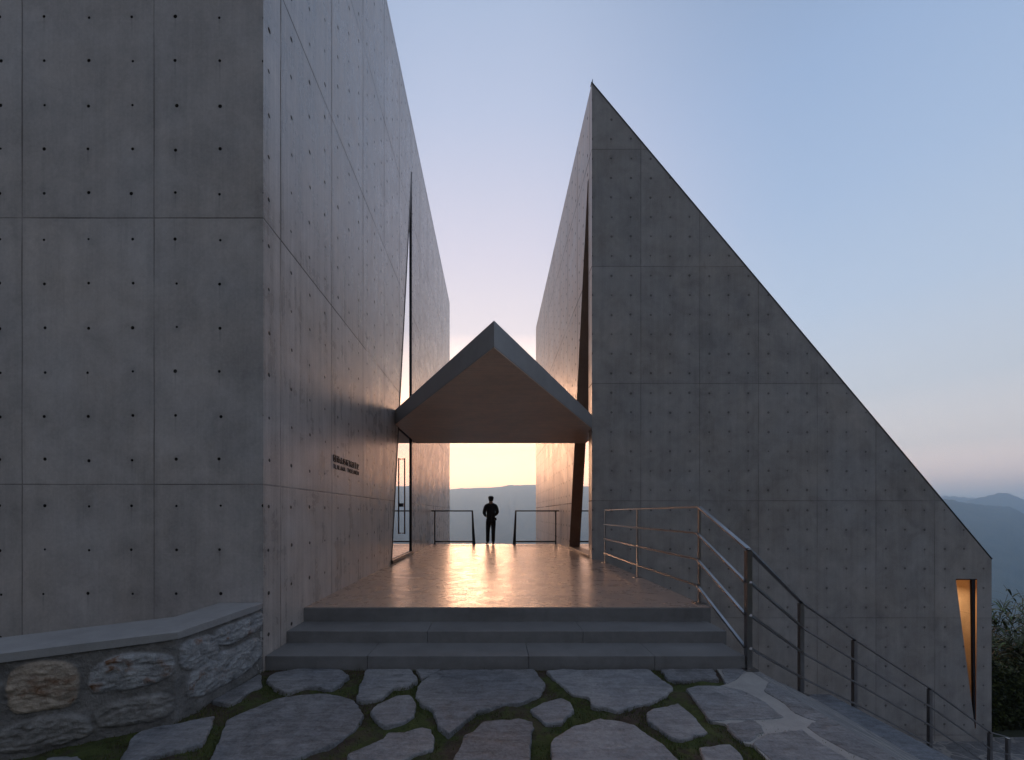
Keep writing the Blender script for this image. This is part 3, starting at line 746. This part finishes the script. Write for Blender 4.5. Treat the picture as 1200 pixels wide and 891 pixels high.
for (x, y, zt, zb) in ((X_(1160, 7.3), 7.3, Z_(858, 7.3), ramp_z(9.4)-.02), (X_(1181, 7.62), 7.62, Z_(864, 7.62), -4.43)):
    b = MB(); b.bar((x, y, zb), (x, y, zt-.018), .05, .05, up=(1, 0, 0)); b.build('post', M['steel'], sr); tops.append(Vector((x, y, zt)))
for k in range(4):
    b = MB()
    for i in range(len(tops)-1):
        a, c = tops[i].copy(), tops[i+1].copy()
        a.z -= .325*k; c.z -= .325*k
        if i >= len(posts)-1 and k == 3: continue
        off = Vector((0, -.03, 0)) if i > 2 else Vector((-.03, 0, 0))
        if k == 0: off = Vector((0, 0, 0))
        b.bar(a+off, c+off, .045 if k == 0 else .03, .018 if k == 0 else .022)
    b.build('top_rail' if k == 0 else 'rail', M['steel'] , sr)

# ------------------------------------------------------------ rubble wall on the left
def rubble_wall():
    w0 = empty('rubble_wall', 'low rubble stone wall with a smooth concrete coping along the left building', 'wall', (-2.6, 3.0, GZ))
    near = [(-2.266, 3.795), (-2.35, 2.86), (-3.09, 2.42), (-5.4, 1.35)]
    back = [(-2.68, 3.795), (-2.68, 3.26), (-2.96, 3.08), (-3.45, 2.72), (-5.6, 1.75)]
    zt = EYE-.872
    # face: grid along the near line
    lens = [0]; 
    for a, c in zip(near, near[1:]): lens.append(lens[-1]+(Vector(c)-Vector(a)).length)
    def at(s_):
        for i in range(len(near)-1):
            if s_ <= lens[i+1] or i == len(near)-2:
                t = (s_-lens[i])/(lens[i+1]-lens[i]); a, c = Vector(near[i]), Vector(near[i+1]); d = (c-a).normalized()
                return a.lerp(c, t), Vector((-d.y, d.x)) if True else None, i
    # stones as superellipse blobs: (s centre, z centre, half s, half z, tint, roughness)
    st = [(.30,.50,.29,.105,2),(.74,.45,.19,.13,2),(.45,.215,.44,.145,2),(1.165,.425,.215,.12,2),(1.16,.14,.2,.10,0),(1.60,.41,.175,.17,1),
          (1.60,.11,.22,.10,0),(1.98,.44,.18,.12,0),(2.0,.17,.19,.13,2),(2.40,.38,.20,.17,3),(2.45,.10,.24,.08,0),(2.9,.42,.26,.13,2),(2.85,.15,.24,.12,0),(3.4,.40,.2,.16,3),(3.4,.14,.26,.1,0)]
    tints = [(.24,.235,.225), (.40,.34,.275), (.33,.34,.35), (.29,.27,.25)]
    NS, NZ = 420, 84; vs_, fs, col = [], [], []
    H = zt-.055-(GZ-.05)
    for j in range(NZ+1):
        zz = H*j/NZ
        for i in range(NS+1):
            s_ = lens[-1]*i/NS; p, nn, seg = at(s_)
            if nn.dot(Vector((1, -.6))) < 0: nn = -nn
            # soften the corner normal
            best, tint, edge = 0, (.150, .146, .142), 1
            ws = s_ + .05*noise.noise(Vector((s_*4, zz*4, 1))); wz = zz-.05 + .035*noise.noise(Vector((s_*4, zz*4, 7)))
            for (cs, cz, hs, hz, ti) in st:
                q = (abs((ws-cs)/hs)**3.2 + abs((wz-cz)/hz)**3.2)**(1/3.2)
                hgt = max(0, 1-q**5) if q < 1 else 0
                if hgt > best: best = hgt; tint = tints[ti]
            rough = noise.noise(Vector((s_*9, zz*11, 2)))*.6 + noise.noise(Vector((s_*24, zz*34, 5)))*.42 + abs(noise.noise(Vector((s_*45, zz*70, 8))))*.5
            crack = -.5*max(0, 1-abs(noise.noise(Vector((s_*3.5, zz*9, 12))))*14) if best > .3 else 0
            d = .026*best**.5 + (.024 if best > .05 else .008)*rough + .016*crack
            amp = 1 if 0 < i else 0
            vs_.append((p.x+nn.x*d*amp, p.y+nn.y*d*amp, GZ-.05+zz)); 
            m_ = min(1, best*4); base = (.19, .186, .18)
            g = 1+.5*rough
            col.append(tuple((base[c]*(1-m_)+tint[c]*m_)*g for c in range(3)))
    W = NS+1
    for j in range(NZ):
        for i in range(NS): a = j*W+i; fs.append((a, a+1, a+W+1, a+W))
    k = NT('rubble_stone'); at_ = k.n.new('ShaderNodeAttribute'); at_.attribute_name = 'stone'
    b1 = k.noise(13, 6, .7, dist=.6); c1 = k.noise(60, 4, .75)
    t = k.m_('ADD', k.m_('MULTIPLY', b1, 1.1), k.m_('MULTIPLY', c1, .9))
    rust = k.rng(k.noise(7, 4, .6), .52, .68)
    isw = k.rng(k.xyz(at_.outputs['Color'])[0], .33, .38)
    c2 = k.mix(k.m_('MULTIPLY', rust, isw), at_.outputs['Color'], (.20, .10, .05))
    k.set('Base Color', k.mix(1, c2, k.vec(t, t, t), 'MULTIPLY')); k.set('Roughness', .8)
    k.bump(k.m_('ADD', b1, k.m_('MULTIPLY', c1, .5)), .9, .02)
    o = mesh_obj('stone_face', vs_, fs, k.m, w0, smooth=True)
    ca = o.data.color_attributes.new('stone', 'FLOAT_COLOR', 'POINT')
    ca.data.foreach_set('color', np.array([(*c, 1) for c in col], dtype=np.float32).ravel())
    # core behind the face and the coping
    poly = near + back[::-1]
    b = MB()
    core = [(x-.03 if y < 3.7 else x, y+(.03 if x < -2.5 else 0)) for x, y in near] + back[::-1]
    b.prism(core, GZ-.05, zt-.056); b.build('core', M['mortar'], w0)
    def off(pl, d):
        out = []
        for i, (x, y) in enumerate(pl):
            out.append((x+d*(1 if i < 2 else .55), y-d*(0 if i == 0 else .4 if i == 1 else .85)))
        return out
    def fine(pl):
        out = []
        for a, c in zip(pl, pl[1:]):
            n_ = max(1, int((Vector(c)-Vector(a)).length/.08))
            out += [tuple(Vector(a).lerp(Vector(c), t_/n_)) for t_ in range(n_)]
        return out+[pl[-1]]
    nn_ = fine(off(near, .028)); nn_ = [(x+.006*noise.noise(Vector((x*6, y*6, 0))), y+.006*noise.noise(Vector((x*6, y*6, 4)))) for x, y in nn_]; nn_[0] = (-2.262, 3.795)
    b = MB(); b.prism(nn_+back[::-1], zt-.055, zt, bevel=.008); b.build('coping', M['coping'], w0)
M['coping'] = concrete_plain('coping_screed', (.31, .31, .31), (.6, .85), bump=.7, sc=2.5)
rubble_wall()

# ------------------------------------------------------------ moss and grass in the joints
def inside(x, y, pl):
    c = False; j = len(pl)-1
    for i in range(len(pl)):
        xi, yi = pl[i]; xj, yj = pl[j]
        if (yi > y) != (yj > y) and x < (xj-xi)*(y-yi)/(yj-yi)+xi: c = not c
        j = i
    return c
boxes = [(min(p[0] for p in q), max(p[0] for p in q), min(p[1] for p in q), max(p[1] for p in q)) for q in flag_polys]
def moss():
    rnd = random.Random(3); vs_, fs, fm = [], [], []
    N = 0
    while N < 26000:
        y = 2.15 + 1.68*rnd.random()**1.0; x = -3.6 + 6.1*rnd.random()
        if any(b_[0] < x < b_[1] and b_[2] < y < b_[3] and inside(x, y, q) for b_, q in zip(boxes, flag_polys)): N += .25; continue
        N += 1
        if x < -2.30 and y > 3.3 or x < -3.1 and y > 2.5: continue
        dens = noise.noise(Vector((x*2.1, y*2.1, 4)))*.5+.5 + .25*noise.noise(Vector((x*9, y*9, 1)))
        if x > 1.9 - (3.8-y)*.1 and x > 1.2+ (3.8-y)*.9: continue
        if dens < .42 and rnd.random() > .12: continue
        h = (.006+.018*rnd.random()**2)*(1.6 if dens > .62 else 1); a = rnd.random()*6.28; wd = .0022+.002*rnd.random()
        z = GZ-.012; lx, ly = math.cos(a)*h*.6*rnd.random(), math.sin(a)*h*.6*rnd.random(); px, py = math.cos(a+1.57)*wd, math.sin(a+1.57)*wd
        i = len(vs_); vs_ += [(x-px, y-py, z-.004), (x+px, y+py, z-.004), (x+lx, y+ly, z+h)]; fs.append((i, i+1, i+2)); fm.append(0 if rnd.random() < .75 else 1)
    o = mesh_obj('moss', vs_, fs, [flat_mat('moss_green', (.065, .085, .018), .9, .4), flat_mat('dry_grass', (.10, .085, .035), .9, .4)], fm=fm)
    tag(o, kind='stuff')
moss()

# ------------------------------------------------------------ person
def person():
    x0, y0 = X_(575.3, 13.95), 13.95
    root = empty('person', 'person in dark jacket and cap seen from behind looking out at the mountains', 'person', (x0, y0, 0))
    def skin(name, J, E, Rd, mat, sub=2, rootv=0, parent=root):
        me = bpy.data.meshes.new(name); me.from_pydata(J, E, []); o = link(bpy.data.objects.new(name, me), parent)
        o.modifiers.new('skin', 'SKIN'); 
        for i, r in enumerate(Rd):
            me.skin_vertices[0].data[i].radius = r if isinstance(r, tuple) else (r, r)
        me.skin_vertices[0].data[rootv].use_root = True
        s_ = o.modifiers.new('sub', 'SUBSURF'); s_.levels = s_.render_levels = sub
        me.materials.append(mat); 
        dg = bpy.context.evaluated_depsgraph_get(); dg.update(); ev = o.evaluated_get(dg); m2 = bpy.data.meshes.new_from_object(ev)
        o.modifiers.clear(); o.data = m2
        m2.polygons.foreach_set('use_smooth', [True]*len(m2.polygons))
        if not m2.materials: m2.materials.append(mat)
        return o
    sk = flat_mat('skin', (.32, .19, .13), .55, .08); jk = flat_mat('dark_jacket', (.018, .018, .022), .85, .3, 30); tr = flat_mat('dark_trousers', (.016, .017, .022), .85, .3, 30)
    cp = flat_mat('cap_cloth', (.014, .014, .017), .9, .2); sh = flat_mat('shoe', (.02, .018, .016), .6, .2)
    # body (skin): head, neck, torso, arms bent forward, hands, legs
    J = [(0,0,.93),(0,.01,1.10),(0,.01,1.28),(0,0,1.42),(0,.0,1.49),(0,.02,1.58),(0,.02,1.66),
         (-.165,0,1.40),(-.245,.0,1.15),(-.15,.19,1.01),(-.09,.25,1.02),
         (.17,0,1.41),(.235,.01,1.16),(.15,.20,1.03),(.09,.25,1.02),
         (-.085,0,.86),(-.105,.02,.48),(-.115,.03,.09),(-.125,.14,.035),
         (.085,0,.86),(.085,.0,.48),(.08,-.01,.09),(.09,.10,.035)]
    E = [(0,1),(1,2),(2,3),(3,4),(4,5),(5,6),(3,7),(7,8),(8,9),(9,10),(3,11),(11,12),(12,13),(13,14),(0,15),(15,16),(16,17),(17,18),(0,19),(19,20),(20,21),(21,22)]
    Rd = [(.14,.10),(.13,.095),(.16,.10),(.09,.07),(.055,.055),(.075,.09),(.07,.085),
          (.062,.062),(.048,.048),(.034,.034),(.038,.02),(.062,.062),(.048,.048),(.034,.034),(.038,.02),
          (.085,.09),(.055,.06),(.042,.045),(.04,.03),(.085,.09),(.055,.06),(.042,.045),(.04,.03)]
    skin('body', J, E, Rd, sk)
    for s_ in (-1, 1):
        for f_ in range(5):
            bx, by, bz = s_*.075, .262, 1.035-.017*f_
            if f_ == 0: p = [(s_*.095, .245, 1.035), (s_*.085, .255, 1.065), (s_*.06, .262, 1.085)]
            else: p = [(s_*.08, .26, 1.05-.018*f_), (s_*.045, .285, 1.048-.018*f_), (s_*.015, .280, 1.045-.018*f_), (s_*.005, .262, 1.043-.018*f_)]
            skin('finger', p, [(i, i+1) for i in range(len(p)-1)], [.0095-.0012*i for i in range(len(p))], sk, 1)
    # jacket: torso and sleeves over the body, hem at the hips
    Jj = [(0,0,.80),(0,0,.98),(0,.01,1.14),(0,.01,1.30),(0,-.005,1.42),(0,0,1.475),
          (-.175,0,1.40),(-.252,.0,1.14),(-.165,.16,1.03),(.175,0,1.40),(.245,.01,1.16),(.165,.17,1.045),(-.1,0,1.44),(.1,0,1.44)]
    Ej = [(0,1),(1,2),(2,3),(3,4),(4,5),(4,12),(12,6),(6,7),(7,8),(4,13),(13,9),(9,10),(10,11)]
    Rj = [(.165,.13),(.172,.13),(.165,.125),(.19,.13),(.11,.10),(.078,.075),(.082,.085),(.070,.072),(.048,.048),(.082,.085),(.070,.072),(.048,.048),(.09,.09),(.09,.09)]
    skin('jacket', Jj, Ej, Rj, jk)
    Jt = [(0,0,1.0),(-.09,0,.80),(-.108,.02,.48),(-.116,.03,.07),(.09,0,.80),(.088,0,.48),(.082,-.01,.07)]
    skin('trousers', Jt, [(0,1),(1,2),(2,3),(0,4),(4,5),(5,6)], [(.15,.12),(.105,.11),(.072,.078),(.066,.07),(.10,.105),(.072,.078),(.066,.07)], tr)
    for s_, xx, yy in ((-1, -.118, .035), (1, .083, 0)):
        skin('shoe', [(xx, yy-.05, .045), (xx, yy+.04, .05), (xx+s_*.02, yy+.16, .035)], [(0,1),(1,2)], [(.05,.04),(.052,.045),(.045,.03)], sh)
    # head details
    root.rotation_euler = (0, 0, R(9))
    skin('hip_bag', [(.165, -.02, .98), (.175, .0, .86)], [(0, 1)], [(.035, .05), (.045, .06)], jk, 1)  # small bag at the right hip
    skin('hair', [(0,-.02,1.55),(0,-.015,1.64),(0,.0,1.71)], [(0,1),(1,2)], [(.085,.075),(.096,.10),(.07,.08)], flat_mat('black_hair', (.01,.01,.01), .6, .2))
    b = MB()
    for k, (z, r, r2) in enumerate(((1.655, .098, .112), (1.70, .101, .114), (1.735, .086, .096), (1.752, .045, .05))):
        ring_ = [(x0+r*math.cos(t*math.pi/12), y0+.01+r2*math.sin(t*math.pi/12), z) for t in range(24)]
        vv_ = [b.bm.verts.new(p) for p in ring_]
        if k: 
            for t in range(24): b.bm.faces.new((pv[t], pv[(t+1) % 24], vv_[(t+1) % 24], vv_[t])).smooth = True
        pv = vv_
    b.bm.faces.new(pv)
    b.prism([(x0+.09*math.cos(t*math.pi/8), y0+.09+.11*math.sin(t*math.pi/8)) for t in range(9)], 1.668, 1.676)
    b.build('cap', cp, root)
    skin('nose', [(0,.105,1.63),(0,.135,1.605)], [(0,1)], [.012,.016], sk, 1)
    for s_ in (-1, 1):
        skin('ear', [(s_*.082,.02,1.63),(s_*.09,.015,1.60)], [(0,1)], [(.012,.022),(.010,.018)], sk, 1)
person()

# ------------------------------------------------------------ vegetation on the right
M['reed_leaf'] = flat_mat('reed_leaf', (.085, .135, .035), .6, .5, 3)
M['reed_dark'] = flat_mat('reed_leaf_dark', (.045, .065, .026), .6, .4, 3)
M['reed_dry'] = flat_mat('reed_leaf_dry', (.13, .11, .06), .7, .4, 3)
M['stem'] = flat_mat('reed_stem', (.07, .08, .035), .6, .3)
M['plume'] = flat_mat('reed_plume', (.24, .17, .14), .8, .3)
def leaf(vs_, fs, fm, p, az, L_, wd, rise, droop, mi):
    n = 5; d = Vector((math.cos(az), math.sin(az), 0)); s_ = Vector((-d.y, d.x, 0)); base = len(vs_)
    for i in range(n+1):
        t = i/n; c = p + d*L_*t*(1-.25*t*droop) + Vector((0, 0, L_*(rise*t-droop*t*t)))
        wv = wd*math.sin(math.pi*min(1, .18+t*.82))**.8 if i < n else 0
        vs_ += [tuple(c-s_*wv), tuple(c+s_*wv)]
    for i in range(n): a = base+2*i; fs.append((a, a+1, a+3, a+2)); fm.append(mi)
def reed(x, y, h, label, plume, seed):
    rnd = random.Random(seed); r = empty('reed_plant', label, 'reed', (x, y, -4.43), 'tall reeds beyond the right building')
    vs_, fs, fm = [], [], []; b = MB(); pl = MB(); np_ = 0
    for i in range(9):
        a = rnd.random()*6.28; bx, by = x+.28*math.cos(a)*rnd.random(), y+.28*math.sin(a)*rnd.random()
        hh = h*(.72+.28*rnd.random()) if i else h; lean = Vector((rnd.uniform(-.22, .22), rnd.uniform(-.2, .2), 0))
        pts = [Vector((bx, by, -4.43)) + lean*(t*t)*hh + Vector((0, 0, hh*t*.9)) for t in [k/6 for k in range(7)]]
        b.tube(pts, .012, 5, .005)
        for k in range(38):
            t = .12+.80*rnd.random(); q = t*6; i0 = min(5, int(q)); p = pts[i0].lerp(pts[i0+1], q-i0)
            leaf(vs_, fs, fm, p, rnd.random()*6.28, rnd.uniform(.4, .85), rnd.uniform(.016, .032), rnd.uniform(.5, 1.2), rnd.uniform(.5, 1.2), rnd.choice([0, 0, 1, 1, 2]) if rnd.random() < .7 else 1)
        if i < plume:
            tip = pts[-1]; az = rnd.uniform(-.6, .6)
            for k in range(90):
                t = rnd.random(); c = tip + Vector((.34*t*math.cos(az), .1*t, .16*math.sin(t*2.4)-.02)); dd = Vector((rnd.uniform(-1, 1), rnd.uniform(-1, 1), rnd.uniform(-1, .4)))*.07*(1-.5*t)
                pl.bar(c, c+dd, .004, .004)
            np_ = 1
    mesh_obj('leaves', vs_, fs, [M['reed_leaf'], M['reed_dark'], M['reed_dry']], r, fm=fm)
    b.build('stems', M['stem'], r, recalc=False)
    if np_: pl.build('plume', M['plume'], r, recalc=False)
    else: pl.bm.free()
reeds = [(15.0, 11.2, 3.05, 'tall reed clump with a feathery plume nearest the building corner', 1), (16.2, 11.5, 3.15, 'reed clump with a paler plume second from the building corner', 1),
         (17.2, 12.0, 2.9, 'plain leafy reed clump third from the building corner', 0), (15.6, 12.2, 3.1, 'reed clump half hidden behind the plumed clumps', 0),
         (18.2, 12.8, 3.2, 'outermost reed clump at the right edge', 1), (14.4, 10.7, 2.5, 'lower reed clump touching the building corner', 0)]
for i, (x, y, h, l, p) in enumerate(reeds): reed(x, y, h+.35, l, p, 40+i)
def hedge(x0, x1, y0, y1, h, label, seed):
    rnd = random.Random(seed); vs_, fs, fm = [], [], []
    for i in range(14000):
        u = rnd.random(); x = x0+(x1-x0)*rnd.random(); hh = h*(.85+.25*noise.noise(Vector((x*1.3, 0, seed))))
        if rnd.random() < .6: y = y0+.12*rnd.random()+.10*noise.noise(Vector((x*3, 0, 1))); z = hh*rnd.random()
        else: y = y0+(y1-y0)*rnd.random(); z = hh*(.86+.16*rnd.random())
        y += .12*noise.noise(Vector((x*4, z*4, seed)))
        p = Vector((x, y, -4.43+z)); L_ = rnd.uniform(.03, .065)
        a = Vector((rnd.gauss(0, 1), rnd.gauss(0, 1), rnd.gauss(0, 1))).normalized(); c = a.cross(Vector((rnd.gauss(0, 1), rnd.gauss(0, 1), 1))).normalized()
        i0 = len(vs_); vs_ += [tuple(p-a*L_), tuple(p+c*L_*.45), tuple(p+a*L_), tuple(p-c*L_*.45)]; fs.append((i0, i0+1, i0+2, i0+3)); fm.append(0 if rnd.random() < .6 else 1)
    r = empty('hedge', label, 'hedge', ((x0+x1)/2, (y0+y1)/2, -4.43))
    mesh_obj('leaves', vs_, fs, [flat_mat('hedge_leaf', (.062, .080, .018), .7, .4, 2), flat_mat('hedge_leaf_dark', (.020, .028, .010), .7, .4, 2)], r, fm=fm)
    b = MB()
    for k in range(34):
        x = x0+(x1-x0)*(k+.5)/34; y = (y0+y1)/2+rnd.uniform(-.2, .2)
        b.tube([(x, y, -4.45), (x+rnd.uniform(-.1, .1), y, -4.43+h*.4), (x+rnd.uniform(-.2, .2), y+rnd.uniform(-.2, .2), -4.43+h*.8)], .016, 5, .006)
    b.build('stems', M['stem'], r, recalc=False)
    b = MB(); b.box(x0+.1, x1-.1, y0+.28, y1, -4.45, -4.43+h*.75, bevel=.15, seg=2); b.build('inner_growth', M['reed_dark'], r)
hedge(12.3, 18.5, 9.85, 10.7, 1.95, 'dense dark green clipped hedge below the reeds at the building corner', 2)
